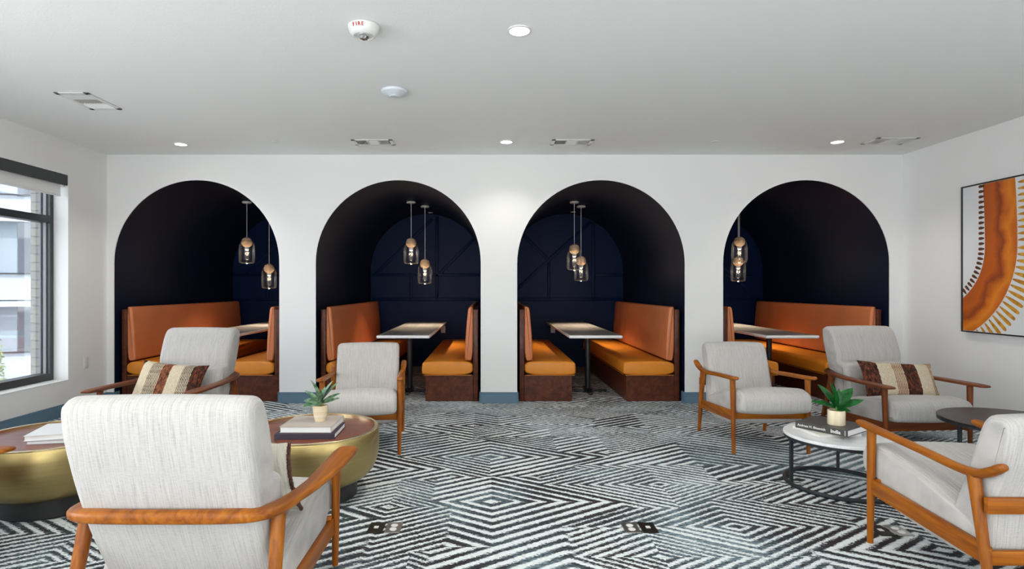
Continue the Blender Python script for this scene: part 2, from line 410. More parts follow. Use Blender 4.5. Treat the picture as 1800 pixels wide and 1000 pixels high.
# left wall with windows
WIN = [(3.35, 5.704), (-.45, 2.25), (-3.6, -.9)]; WZ0, WZ1 = .348, 2.402; WT = .27
bm = bmesh.new()
def wl(bm, y0, y1, z0, z1): box(bm, XL-WT, XL, y0, y1, z0, z1)
wl(bm, YR-.2, YB+.03, 0, WZ0); wl(bm, YR-.2, YB+.03, WZ1, H)
yy = sorted([v for w in WIN for v in w]); e = [YR-.2]+yy+[YB+.03]
for i in range(0, len(e), 2): wl(bm, e[i], e[i+1], WZ0, WZ1)
struct(finish('wall_left', bm, M['wall']))
struct(P('wall_right', M['wall'], None, box, XR, XR+.12, YR-.2, YB+.03, 0, H))
struct(P('wall_rear', M['wall'], None, box, XL-.2, XR+.12, YR-.14, YR-.02, 0, H))

# alcoves
def alcove(x0, x1, battens):
    bm = bmesh.new(); ap = [(x0, 0)]+arch_pts(x0, x1)+[(x1, 0)]; y0, y1 = YB+.012, YA
    th = .02; c = (x0+x1)/2; r = (x1-x0)/2
    outer = [(x0-th, 0)]+[((x-c)*(r+th)/r+c, (z-(TOP-r))*(r+th)/r+TOP-r) for x, z in arch_pts(x0, x1)]+[(x1+th, 0)]
    vi = [[bm.verts.new((x, y, z)) for x, z in ap] for y in (y0, y1)]
    vo = [[bm.verts.new((x, y, z)) for x, z in outer] for y in (y0, y1)]
    k = len(ap)
    for i in range(k-1):
        bm.faces.new((vi[0][i], vi[0][i+1], vi[1][i+1], vi[1][i])); bm.faces.new((vo[0][i], vo[0][i+1], vo[1][i+1], vo[1][i]))
        bm.faces.new((vi[0][i], vi[0][i+1], vo[0][i+1], vo[0][i]))
    o = struct(finish('wall_alcove', bm, M['navy'], None, sharp=30, recalc=True))
    bm = bmesh.new()
    bw = struct(P('wall_alcove_back', M['navy2'], None, box, x0-.02, x1+.02, YA, YA+.06, 0, TOP+.03))
    r = (x1-x0)/2; c = (x0+x1)/2; sp = TOP-r
    def inside(x, z): return x0+.005 < x < x1-.005 and (z < sp or (x-c)**2+(z-sp)**2 < (r-.005)**2)
    for (ax, az, bx, bz) in battens:
        # clip the batten's centre line to the arch
        pts = [(ax+(bx-ax)*t/60, az+(bz-az)*t/60) for t in range(61)]; pts = [p for p in pts if inside(*p)]
        if len(pts) < 2: continue
        P('batten', M['navy2'], bw, bar, (pts[0][0], YA-.012, pts[0][1]), (pts[-1][0], YA-.012, pts[-1][1]), .050, .026, .006, up=(0, -1, 0))
    return o
ZA, ZB = 1.478, 1.085
K = YA/1000
def px(x, y): return ((x-860)*K, CZ-(y-505)*K)
b2 = [(-2.1, ZA, 0, ZA), (-2.1, ZB, 0, ZB), (*px(722.5, 483), *px(722.5, 526)), (*px(768, 370), *px(768, 526)),
      (*px(774, 480), *px(840, 413)), (*px(660, 482), *px(760, 385))]
xb = (910+1030)/2
b3 = [(.3, ZB, 2.2, ZB), (*px(1043, 370), *px(1043, 526)), (*px(1046, 483.5), *px(1097, 483.5)), (*px(903, 514), *px(1043, 385)),
      (*px(962, 455), *px(915, 408)), (*px(965, 460), *px(965, 526))]
b1 = [(-4.2, ZA, -2.3, ZA), (-4.2, ZB, -2.3, ZB), (*px(433, 483), *px(497, 419)), (*px(470, 483), *px(470, 526))]
b4 = [(2.5, ZB, 4.5, ZB), (*px(1275, 470), *px(1345, 540)), (*px(1275, 484), *px(1345, 484)), (3.5, ZB, 3.5, 2.46)]
for a, b in zip(ARCH, (b1, b2, b3, b4)): alcove(a[0], a[1], b)

# baseboards
bh = .122; bt = .014
bm = bmesh.new()
for i in range(0, len(xs), 2):
    box(bm, xs[i], xs[i+1], YB-bt, YB-.0005, 0, bh-.022, .002, 1); box(bm, xs[i], xs[i+1], YB-bt+.004, YB-.0005, bh-.022, bh, .003, 1)
struct(finish('baseboard_back', bm, M['teal']))
bm = bmesh.new()
for x0, x1 in ARCH:
    box(bm, x0, x0+bt, YB-bt, YB+.085, 0, bh, .003, 1); box(bm, x1-bt, x1, YB-bt, YB+.085, 0, bh, .003, 1)
struct(finish('baseboard_alcoves', bm, M['teal']))
bm = bmesh.new(); box(bm, XL+.0005, XL+bt, YR, YB-bt, 0, bh-.022, .002, 1); box(bm, XL+.0005, XL+bt-.004, YR, YB-bt, bh-.022, bh, .003, 1)
struct(finish('baseboard_left', bm, M['teal']))
bm = bmesh.new(); box(bm, XR-bt, XR-.0005, YR, YB-bt, 0, bh, .003, 1)
struct(finish('baseboard_right', bm, M['teal']))

# windows
def window(i, y0, y1):
    w = struct(bpy.data.objects.new('window_%d' % i, None)); COL.objects.link(w)
    fx0, fx1 = XL-.262, XL-.146
    zt = WZ1-.008
    bm = bmesh.new(); f = .045
    box(bm, fx0, fx1, y0, y0+f, WZ0, zt, .003, 1); box(bm, fx0, fx1, y1-f, y1, WZ0, zt, .003, 1)
    box(bm, fx0, fx1, y0+f, y1-f, WZ0, WZ0+.075, .003, 1); box(bm, fx0, fx1, y0+f, y1-f, zt-.05, zt, .003, 1)
    P_ = finish('window_frame', bm, M['frame'], w)
    tz = 1.955
    P('transom', M['frame'], w, box, fx0+.01, fx1-.002, y0+f, y1-f, tz-.035, tz+.035, .003, 1)
    ym = (y0+y1)/2
    P('mullion', M['frame'], w, box, fx0+.01, fx1-.004, ym-.03, ym+.03, WZ0+.075, zt-.05, .003, 1)
    bm = bmesh.new()
    for a, b, s in ((y0+f, y0+f+.012, 1), (y1-f-.012, y1-f, 1)):
        box(bm, fx0+.055, fx0+.082, a, b, WZ0+.075, tz-.035); box(bm, fx0+.055, fx0+.082, a, b, tz+.035, zt-.05)
        box(bm, fx0+.012, fx0+.03, a, b, WZ0+.075, tz-.035); box(bm, fx0+.012, fx0+.03, a, b, tz+.035, zt-.05)
    finish('gasket', bm, M['framelight'], w)
    for a, b in ((y0+f, ym-.03), (ym+.03, y1-f)):
        for c, d in ((WZ0+.075, tz-.035), (tz+.035, zt-.05)):
            bm = bmesh.new(); box(bm, fx0+.042, fx0+.048, a, b, c, d); o = finish('pane', bm, M['glass'], w)
    P('sill', M['white'], w, box, fx1, XL+.004, y0+.001, y1-.001, WZ0, WZ0+.006, .002, 1)
for i, (a, b) in enumerate(WIN): window(i+1, a, b)
for i, (y0, y1) in enumerate(WIN):
    lab = ['black-faced blind housing with white roller shade above the left window in view', 'black-faced roller blind housing above the middle left window behind the viewer', 'black-faced roller blind housing above the rear left window'][i]
    t = thing('roller_blind', lab, 'blind', (XL, y1, WZ1), 0, None)
    L = y1-y0
    P('fascia', M['frame'], t, box, -.03, -.002, -L+.002, -.003, -.105, -.003, .002, 1)
    def rb(bm):
        box(bm, -.062, -.056, -L+.03, -.03, -.20, -.012); box(bm, -.067, -.051, -L+.03, -.03, -.218, -.198, .004, 2)
    P('shade', M['blind'], t, rb)
    P('bracket', M['white'], t, box, -.09, -.034, -.026, -.004, -.12, -.004, .004, 2)

# brick pier outside the window
bm = bmesh.new(); box(bm, XL-.40, XL-.27-.002, 5.735, 6.3, 0, 3.2)
bp = struct(finish('wall_exterior', bm, mat('mortar', (.30, .30, .29), .9)))
mb = mat('buff_brick', (.27, .26, .225), .85); mb2 = mat('grey_brick', (.24, .24, .22), .85)
proto = None
for k in range(34):
    z = .05+k*.087
    if proto is None:
        proto = P('brick', mb, bp, box, -.058, .058, 0, .10, 0, .074, .004, 1); o = proto
        pr2 = P('brick', mb2, bp, box, -.058, .058, 0, .10, 0, .074, .004, 1); pr2.location = (XL-.338, 5.722, z+.087)
    elif k == 1: continue
    else:
        o = (proto if k % 3 else pr2).copy(); COL.objects.link(o)
    o.location = (XL-.338, 5.722+(k % 2)*.001, z)

# apartment block outside
def facade():
    t = thing('apartment_building', 'pale concrete apartment block with recessed balconies seen through the window', 'building', (-17.2, 22.0, 0), R(18))
    c = mat('pale_render', (.42, .45, .49), .8); d = mat('blue_grey_panel', (.31, .36, .40), .7); gl = mat('dark_window', (.21, .23, .25), .3)
    def wall(bm):
        for k in range(-1, 5):
            z = -2.2+k*3.0
            box(bm, -25, 2.2, 0, .5, z, z+.95)                   # spandrel
        for x in (-24.7, -22, -19, -16, -13, -10, -7, -4.2, -2.35, .6, 2.2): box(bm, x-.24, x+.24, -.06, .5, -5.4, 13)
        box(bm, -25, 2.2, 1.8, 2.0, -5.4, 13)
        box(bm, -25, 2.2, -.02, 2.0, 12.6, 13)
    P('wall', c, t, wall)
    for k in range(-1, 4):
        z = -2.2+k*3.0+.95
        for x in (-23.3, -20.5, -17.5, -14.5, -11.5, -8.5, -5.6, -3.25, -.9, 1.4):
            P('panel', d, t, box, x-.75, x-.2, .55, .62, z-.5, z+2.05)
            P('window', gl, t, box, x-.15, x+.55, 1.7, 1.79, z-.6, z+1.9)
        bm = bmesh.new(); box(bm, -24.8, 2.0, -.12, -.06, z+.02, z+.08); finish('railing', bm, M['frame'], t)
    P('ledge', c, t, box, -25.2, 2.4, -.3, 0, .55, .75)
facade()
struct(P('ground_outside', mat('pale_paving', (.36, .36, .35), .9), None, box, -45, XL-.8, -20, 45, -3.4, -3.3))
def ext_tree():
    t = thing('young_tree', 'young leafy tree outside the window by the pale building', 'tree', (-9.42, 10.8, -3.62))
    P('trunk', mat('bark', (.12, .08, .05), .9), t, leg, (0, 0, 3.2), (0, 0, 0), .03, .06)
    bm = bmesh.new(); rnd = random.Random(3)
    for _ in range(520):
        z = 2.5+rnd.random()*1.5; r = .26*(1-(z-2.5)/1.9)*math.sqrt(rnd.random())+.03; a = rnd.random()*2*PI
        p = Vector((r*math.cos(a), r*math.sin(a), z)); u = Vector([rnd.uniform(-1, 1) for _ in range(3)]).normalized(); v = u.orthogonal().normalized()
        s = .045; quad(bm, [p-u*s, p+v*s*.5, p+u*s, p-v*s*.5])
    o = finish('foliage', bm, leafmat('tree_leaf', (.16, .21, .09), (.30, .34, .20)), t, recalc=False); o['kind'] = 'stuff'
ext_tree()

# ------------------------------------------------------------------ benches
def bench(xw, s, label):
    """xw alcove side wall, s=+1 bench opens towards +x"""
    t = thing('booth_bench', label, 'bench', (xw, 6.37, 0), 0, 'upholstered booth benches in the arched alcoves')
    L = 2.76
    def X(a, b): return (a, b) if s > 0 else (-b, -a)
    P('base', M['bench_wood'], t, box, *X(.085, .622), .012, L, 0, .292, .004, 1)
    P('back_panel', M['bench_wood'], t, box, *X(.03, .085), 0, L, .0, 1.03, .005, 2)
    bm = bmesh.new(); pr = [(.088*s, .294), (.655*s, .294), (.662*s, .36), (.655*s, .435), (.60*s, .449), (.35*s, .452), (.088*s, .445)]
    cushion(bm, pr, L/2, .022, axis='y', c=(0, L/2-.012), it=2, nst=12); finish('seat', bm, M['seat_leather'], t, 50)
    bm = bmesh.new(); pr = [(.087*s, .455), (.172*s, .457), (.180*s, .50), (.170*s, .75), (.146*s, 1.02), (.135*s, 1.055), (.10*s, 1.062), (.087*s, 1.05)]
    cushion(bm, pr, L/2-.005, .018, axis='y', c=(0, L/2-.004), it=2, nst=12); finish('backrest', bm, M['back_leather'], t, 50)
    # welt piping round the seat front
    bm = bmesh.new()
    sweep(bm, [(.10*s, -.013, .297), (.35*s, -.014, .297), (.64*s, -.012, .297)], [(.006, .006)]*3, n=6, sub=2)
    sweep(bm, [(.659*s, .01, .302), (.661*s, 1.4, .302), (.659*s, L-.03, .302)], [(.006, .006)]*3, n=6, sub=2)
    finish('piping', bm, M['seat_leather'], t)
    return t
nm = ['far left', 'second', 'third', 'far right']
ln = ['in the leftmost arch, against its left side', 'in the leftmost arch, against its right side',
      'in the second arch from left, behind the small armchair', 'in the second arch from left, against its right side',
      'in the third arch from left, cut off by the left pier', 'in the third arch from left, against its right side',
      'in the rightmost arch, mostly hidden by the pier', 'in the rightmost arch, long back seen above two armchairs']
for i, (x0, x1) in enumerate(ARCH):
    bench(x0, 1, 'orange booth bench '+ln[2*i]); bench(x1, -1, 'orange booth bench '+ln[2*i+1])

# ------------------------------------------------------------------ booth tables
TX = [-3.232, -.975, 1.208, 3.433]
def booth_table(x, label):
    t = thing('booth_table', label, 'table', (x, 6.43, 0), 0, 'booth tables in the alcoves')
    L = 2.74
    P('edge_band', M['whiteedge'], t, box, -.302, .302, 0, L, .700, .733, .010, 3)
    P('tabletop', M['tabletop'], t, box, -.290, .290, .012, L-.01, .725, .7365, .002, 1)
    for y in (.55,):
        P('pedestal', M['black'], t, lathe, [(.032, .028), (.032, .675), (.11, .682), (.11, .700)], (0, y, 0), 20)
        def feet(bm):
            bar(bm, (-.23, y, .018), (.23, y, .018), .055, .022, .006); bar(bm, (0, y-.23, .018), (0, y+.23, .018), .055, .022, .006)
            for q in ((-.21, 0), (.21, 0), (0, -.21), (0, .21)): lathe(bm, [(.018, 0), (.018, .01)], (q[0], y+q[1], 0), 10)
            lathe(bm, [(.06, .008), (.06, .03), (.036, .045)], (0, y, 0), 18)
        P('cross_foot', M['black'], t, feet)
    return t
for x, l in zip(TX, ('in the leftmost arch behind the high armchair', 'in the second arch from left, whole top visible', 'in the third arch from left, between two benches', 'in the rightmost arch behind the low armchair')):
    booth_table(x, 'grey-topped booth table '+l)
# outlets under the tables on the alcove back wall
def wall_plate(name, loc, rz, label, cat, duplex=True, w=.07, h=.115):
    t = thing(name, label, cat, loc, rz)
    P('cover_plate', M['white'], t, box, -w/2, w/2, -.006, -.0004, -h/2, h/2, .002, 2)
    for z in ((-.026, .026) if duplex else (0,)):
        P('socket', M['white'], t, box, -.016, .016, -.009, -.005, z-(.017 if duplex else .034), z+(.017 if duplex else .034), .004, 2)
    return t
wall_plate('wall_outlet', (1.03, YA-.001, .60), 0, 'small white outlet on navy wall left below the table of the third arch', 'outlet')
wall_plate('wall_outlet', (-.745, YA-.001, .60), 0, 'small white outlet on navy wall right below the table of the second arch', 'outlet')
wall_plate('wall_outlet', (XL+.001, 5.95, .49), R(90), 'white outlet plate on the left wall between window and arch', 'outlet')

# ------------------------------------------------------------------ pendants
def pendant(x, y, zc, dome, label):
    zt = TOP-(.0 if abs(x) < 0 else .004)
    t = thing('pendant_lamp', label, 'lamp', (x, y, zt), 0, 'glass and wood pendant lamps in the alcoves')
    b = zc-zt
    P('canopy', M['white'], t, lathe, [(.058, 0), (.062, -.006), (.062, -.020), (.055, -.026), (.006, -.027)], (0, 0, -.008), 28)
    P('cord', M['cord'], t, lathe, [(.0042, -.02), (.0042, b+.068)], (0, 0, 0), 8)
    rb = .071
    prof = [(max(.001, rb*math.sin(PI*k/16)), rb*math.cos(PI*k/16)) for k in range(17)]
    ball = P('wooden_ball', M['ballwood'], t, lathe, prof, (0, 0, b), 28, sharp=60)
    P('seam_ring', M['white'], ball, lathe, [(.059, .040), (.0605, .0425), (.059, .045)], (0, 0, b), 28)
    z0 = .03 if dome else -.005
    g = [(.062, z0), (.080, z0-.020), (.094, z0-.055), (.100, z0-.10), (.101, -.22), (.099, -.262), (.088, -.282), (.070, -.285), (.035, -.286), (.002, -.286)]
    P('glass_shade', M['shade_glass'], t, lathe, g, (0, 0, b), 36, 0, False, False, sharp=80)
    P('socket_tube', M['white'], t, lathe, [(.030, -.066), (.028, -.095), (.026, -.10)], (0, 0, b), 20)
    P('light_tube', M['shade_glass'], t, lathe, [(.024, -.10), (.024, -.235), (.02, -.24)], (0, 0, b), 20)
    P('bulb', M['bulbglow'], t, lathe, [(.004, -.070), (.019, -.078), (.021, -.096), (.014, -.108), (.003, -.112)], (0, 0, b), 16)
    P('lens', M['bulbglow'], t, lathe, [(.003, -.284), (.010, -.286), (.010, -.290), (.003, -.293)], (0, 0, b), 12)
    s = spot('pendant_light', (x, y, zc-.32), 30, 100, .9, .03, (1, .80, .56))
    l = bpy.data.lights.new('bulb_light', 'POINT'); l.energy = .9; l.shadow_soft_size = .03; l.color = (1, .8, .58)
    o = bpy.data.objects.new('bulb_light', l); COL.objects.link(o); o.location = (x, y, zc-.15)
CX = [(a+b)/2 for a, b in ARCH]
pend = [(-3.31, 7.77, 1.892, True, 'leftmost arch, the higher one'), (-3.165, 8.18, 1.548, True, 'leftmost arch, the lower one beside the pier'),
        (-1.067, 7.77, 1.884, False, 'second arch from left, the higher one'), (-.924, 8.18, 1.616, False, 'second arch from left, the lower one on the right'),
        (1.162, 7.77, 1.799, False, 'third arch from left, the higher one on the left'), (1.32, 8.18, 1.657, False, 'third arch from left, the lower one on the right'),
        (3.417, 7.77, 1.900, True, 'rightmost arch, the higher and nearer one'), (3.58, 8.18, 1.650, True, 'rightmost arch, the lower one partly behind the other')]
for x, y, z, d, l in pend: pendant(x, y, z, d, 'glass pendant with wooden ball, '+l)

# ------------------------------------------------------------------ ceiling fittings
def downlight(x, y, label, power):
    t = thing('downlight', label, 'light', (x, y, H), 0, 'recessed ceiling downlights')
    P('trim_ring', M['white'], t, lathe, [(.056, -.0008), (.070, -.0008), (.069, -.006), (.058, -.008), (.055, -.004), (.056, -.0008)], (0, 0, 0), 36, 0, False, False)
    P('lens', M['lampglow'], t, lathe, [(.0555, -.001), (.0555, -.003), (.002, -.0035)], (0, 0, 0), 30, 0, False, False)
    spot('downlight_beam', (x, y, H-.02), power*1.35, 125, .7, .05)
downlight(.172, 3.24, 'lit round downlight nearest the viewer in the ceiling centre', 42)
downlight(-3.15, 5.81, 'lit round downlight near the leftmost arch', 22)
downlight(.172, 5.72, 'lit round downlight by the back wall between the middle arches', 11)
downlight(3.50, 5.72, 'lit round downlight above the rightmost arch', 20)

def vent(x, y, w, d, label, shades, rot=False):
    """w along local x (long), split in three louvred fields"""
    t = thing('ceiling_vent', label, 'vent', (x, y, H), R(90) if rot else 0, 'white ceiling air vents')
    P('frame', M['white'], t, lambda bm: [box(bm, -w/2, w/2, -d/2, -d/2+.035, -.008, -.0005, .002, 1), box(bm, -w/2, w/2, d/2-.035, d/2, -.008, -.0005, .002, 1),
        box(bm, -w/2, -w/2+.04, -d/2, d/2, -.008, -.0005, .002, 1), box(bm, w/2-.04, w/2, -d/2, d/2, -.008, -.0005, .002, 1)])
    P('duct_backing', M['slot'], t, box, -w/2+.03, w/2-.03, -d/2+.03, d/2-.03, -.0015, -.0005)
    f = (w-.08)/3
    for k in range(3):
        a = -w/2+.04+f*k
        if k: P('divider', M['white'], t, box, a-.006, a+.006, -d/2+.03, d/2-.03, -.007, -.001)
        kind = shades[k]
        if kind == 'p':
            n_ = 9
            for q in range(n_):
                yv = -d/2+.038+(d-.076)*(q+.5)/n_; o = P('louvre', M['white'], t, box, a+.008, a+f-.008, yv-.002, yv+.002, -.007, -.001)
        else:
            n_ = 10; ti = .5 if kind == 'l' else -.5
            for q in range(n_):
                xv = a+.008+(f-.016)*(q+.5)/n_
                P('louvre', M['white'], t, box, -.0009, .0009, -d/2+.035, d/2-.035, -.006, .0, 0, 2, 0, Matrix.Translation((xv, 0, -.004)) @ Matrix.Rotation(ti, 4, 'Y'))
vent(-3.14, 4.467, .41, .255, 'white ceiling vent nearest the window, turned lengthwise', 'lpr', True)
vent(-1.165, 5.73, .41, .22, 'white ceiling vent above the second arch from left', 'rpl')
vent(.83, 5.73, .42, .22, 'white ceiling vent above the third arch from left', 'lpr')
vent(4.0, 5.68, .42, .26, 'white ceiling vent nearest the right wall', 'lpr')

def sprinkler(x, y, z, label):
    o = P('sprinkler_cover', M['white'], None, lathe, [(.038, 0), (.040, -.004), (.036, -.008), (.001, -.009)], (0, 0, 0), 24)
    o.location = (x, y, z); tag(o, label, 'sprinkler', 'flat sprinkler covers')
sprinkler((483-860)*.00572, 5.72, H-.0005, 'flat white sprinkler cover in ceiling above the pier right of the leftmost arch')
sprinkler((1257-860)*.0057, 5.70, H-.0005, 'flat white sprinkler cover in ceiling left of the rightmost arch')
sprinkler(-.917, 8.88, 2.446, 'small white sprinkler cover in the vault of the second arch')
sprinkler(1.30, 8.80, 2.446, 'small white sprinkler cover in the vault of the third arch')

t = thing('fire_alarm', 'round white fire alarm strobe with red lettering on the ceiling', 'alarm', (-.703, 3.19, H))
P('housing', M['white'], t, lathe, [(.080, -.0005), (.088, -.004), (.088, -.012), (.078, -.040), (.062, -.056), (.054, -.058), (.052, -.052), (.002, -.050)], (0, 0, 0), 44)
P('strobe_lens', M['chrome'], t, lathe, [(.031, -.050), (.030, -.062), (.022, -.072), (.010, -.076), (.001, -.077)], (0, 0, 0), 8, sharp=10)
for k, a in enumerate((-118, -106, -95, -83)):
    # letters on the sloping flank, readable from below on the viewer's side
    r0 = .0856; th = R(a)
    pos = Vector((r0*math.cos(th), r0*math.sin(th), -.024))
    out = Vector((math.cos(th)*.95, math.sin(th)*.95, -.36)).normalized(); xax = Vector((-math.sin(th), math.cos(th), 0)); up = out.cross(xax)
    mt = Matrix((xax, up, out)).transposed().to_4x4(); mt.translation = pos
    text_mesh('letter', 'FIRE'[k], .026, M['red'], t, mt, .0008, 1, .0008, 'CENTER')
t = thing('smoke_detector', 'low domed pale smoke detector on the ceiling below the fire alarm', 'smoke detector', (-.706, 4.23, H))
P('housing', M['bluewhite'], t, lathe, [(.092, -.0005), (.098, -.004), (.094, -.018), (.070, -.034), (.036, -.043), (.034, -.045), (.002, -.046)], (0, 0, 0), 44)
P('test_button', M['bluewhite'], t, lathe, [(.033, -.044), (.032, -.048), (.002, -.049)], (0, 0, 0), 28)

# ------------------------------------------------------------------ artwork on the right wall
def artwork():
    y0, Wd, z0, z1 = 5.456, 1.385, .855, 2.238
    t = thing('framed_artwork', 'large black-framed abstract with orange arc and petals on the right wall', 'artwork', (XR, y0, z0))
    Hh = z1-z0
    # local: s runs towards the viewer (-y), h up; picture plane at x=-.03
    def fr(bm):
        for a, b, c, d in ((0, .012, 0, Hh), (Wd-.012, Wd, 0, Hh), (.012, Wd-.012, 0, .012), (.012, Wd-.012, Hh-.012, Hh)):
            box(bm, -.045, -.001, -b, -a, c, d, .0015, 1)
    P('frame', mat('black_wood_frame', (.012, .011, .010), .4), t, fr)
    P('canvas', M['canvas'], t, box, -.034, -.004, -Wd+.011, -.011, .011, Hh-.011)
    cs, cz = -.33, 1.65-z0; r0, r1 = .585, .905; lim = (.014, Wd-.014, .014, Hh-.014)
    def clip(pts):
        """Sutherland-Hodgman against the canvas rectangle"""
        for ax, v, sg in ((0, lim[0], 1), (0, lim[1], -1), (1, lim[2], 1), (1, lim[3], -1)):
            out = []
            for i in range(len(pts)):
                a, b = pts[i-1], pts[i]; ia = (a[ax]-v)*sg >= 0; ib = (b[ax]-v)*sg >= 0
                if ia != ib:
                    q = (v-a[ax])/(b[ax]-a[ax]); out.append((a[0]+(b[0]-a[0])*q, a[1]+(b[1]-a[1])*q))
                if ib: out.append(b)
            pts = out
            if not pts: return []
        return pts
    def paint(bm, pts, x):
        pts = clip(pts)
        if len(pts) > 2: quad(bm, [(x, -s, h) for s, h in pts])
    am = mat('orange_paint', (.45, .12, .01), .6); n = N(am)
    tc = n.n('ShaderNodeTexCoord'); sp = n.n('ShaderNodeSeparateXYZ'); n.l(tc.outputs['Object'], sp.inputs[0])
    ds = n.math('SUBTRACT', n.math('MULTIPLY', sp.outputs[1], -1), cs); dz = n.math('MINIMUM', n.math('SUBTRACT', sp.outputs[2], cz), 0)
    rad = n.math('SQRT', n.math('ADD', n.math('MULTIPLY', ds, ds), n.math('MULTIPLY', dz, dz)))
    f = n.math('DIVIDE', n.math('SUBTRACT', rad, r0), r1-r0)
    f = n.math('ADD', f, n.math('MULTIPLY', n.math('SUBTRACT', n.noise(n.coord((3, 3, 3)), 1.5, 4), .5), .75))
    n.base(n.ramp(f, [(.0, (.42, .085, .006)), (.28, (.50, .10, .005)), (.50, (.26, .045, .006)), (.66, (.60, .14, .006)), (.8, (.72, .22, .012)), (1, (.55, .12, .006))]))
    bm = bmesh.new()
    N_ = 48; x = -.0355
    def pt(r, a): return (cs+r*math.cos(a), cz+r*math.sin(a))
    for i in range(N_):
        a, b = R(-90)+R(90)*i/N_, R(-90)+R(90)*(i+1)/N_
        paint(bm, [pt(r0, a), pt(r1, a), pt(r1, b), pt(r0, b)], x)
    for i in range(8):
        z_a, z_b = cz+i*.1, cz+(i+1)*.1; k = lambda z: -.012*((z-cz)/.6)**2*2
        paint(bm, [(cs+r0+k(z_a), z_a), (cs+r1+k(z_a), z_a), (cs+r1+k(z_b), z_b), (cs+r0+k(z_b), z_b)], x)
    finish('painted_arc', bm, am, t, recalc=False)
    def petal(bm, s, h, ang, L, w, x):
        pts = []
        for k in range(20):
            q = 2*PI*k/20; u = (math.cos(q)+1)/2; v = math.copysign(abs(math.sin(q))**.6, math.sin(q))*w/2*(.5+.5*u); c_, s_ = math.cos(ang), math.sin(ang)
            pts.append((s+c_*u*L-s_*v, h+s_*u*L+c_*v))
        paint(bm, pts, x)
    bm = bmesh.new()
    for i in range(26):
        a = R(-88)+R(86)*i/25; p = pt(r1+.004, a); Lp = .19 if a < R(-30) else .19-.07*(a-R(-30))/R(28)
        petal(bm, p[0], p[1], a, Lp, .043, x)
    for i in range(12): petal(bm, cs+r1+.004, cz+.035+i*.055, 0, .115, .036, x)
    gm = mat('ochre_paint', (.58, .27, .02), .6); n = N(gm); n.base(n.ramp(n.noise(n.coord((20, 20, 20)), 1, 3), [(.35, (.42, .16, .008)), (.65, (.66, .34, .03))]))
    finish('painted_petals', bm, gm, t, recalc=False)
    bm = bmesh.new()
    for i in range(13):
        a = R(-58)+R(56)*i/12; p = pt(r0-.004, a); petal(bm, p[0], p[1], a+PI, .066, .034, x)
    for i in range(12): petal(bm, cs+r0-.006, cz+.03+i*.048, PI, .062, .034, x)
    finish('painted_seeds', bm, mat('umber_paint', (.10, .032, .010), .6), t, recalc=False)
artwork()

# ------------------------------------------------------------------ armchairs
def seatmesh_bits(): pass
def lounge_chair(loc, rz, label, w='oak_', far=True):
    """high-backed lounge chair, arms run round the back as one rail; faces local -y"""
    t = thing('lounge_chair', label, 'armchair', loc, rz)
    bm = bmesh.new()
    cushion(bm, [(-.405, .255), (-.405, .35), (-.37, .392), (-.24, .405), (.0, .365), (.22, .315), (.26, .25), (.20, .13), (.0, .12), (-.28, .15), (-.30, .235), (-.38, .240)], .33, .03, puff=.012)
    finish('seat', bm, M['linen'], t, 60)
    bm = bmesh.new()
    cushion(bm, [(.125, .325), (.145, .47), (.172, .570), (.190, .605), (.262, .622), (.258, .640), (.262, .69), (.330, .86), (.370, .915), (.44, .925), (.485, .895), (.47, .78), (.425, .62), (.36, .44), (.25, .22), (.20, .17), (.14, .19)],
            .31, .035, widths=lambda z: .95+.05*min(1, max(0, (z-.3)/.5)), puff=.006)
    bk = finish('backrest', bm, M['linen'], t, 60)
    # top seam of the back cushion
    bm = bmesh.new(); sweep(bm, [(-.27, .474, .872), (-.15, .479, .872), (0, .4815, .872), (.15, .479, .872), (.27, .474, .872)], [(.004, .004)]*5, n=6, sub=2)
    finish('seam', bm, M['linen'], bk)
    h = [(-.388, -.445, .512), (-.390, -.425, .512), (-.392, -.35, .512), (-.388, -.18, .511), (-.376, .04, .510), (-.352, .20, .512), (-.335, .30, .517), (-.312, .368, .524), (-.262, .408, .528), (-.15, .424, .530), (0, .428, .531)]
    hs = [(.050, .012), (.088, .022), (.106, .026), (.100, .027), (.076, .030), (.062, .034), (.070, .036), (.078, .038), (.060, .042), (.046, .044), (.044, .044)]
    bm = bmesh.new()
    sweep(bm, h+[(-x, y, z) for x, y, z in h[-2::-1]], hs+hs[-2::-1], n=18, sub=3, pw=3.0)
    finish('arm_rail', bm, M[w+'y'], t, 50)
    for s in (-1, 1):
        P('leg', M[w+'z'], t, leg, (s*.360, -.330, .500), (s*.352, -.340, 0), .022, .014)
        P('leg', M[w+'z'], t, leg, (s*.330, .300, .505), (s*.345, .435, 0), .026, .016)
        P('side_rail', M[w+'y'], t, bar, (s*.342, -.33, .185), (s*.335, .375, .168), .022, .075, .004)
    P('front_rail', M[w+'x'], t, bar, (-.345, -.31, .195), (.345, -.31, .195), .022, .085, .004)
    P('rear_rail', M[w+'x'], t, bar, (-.34, .365, .165), (.34, .365, .165), .022, .05, .004)
    return t
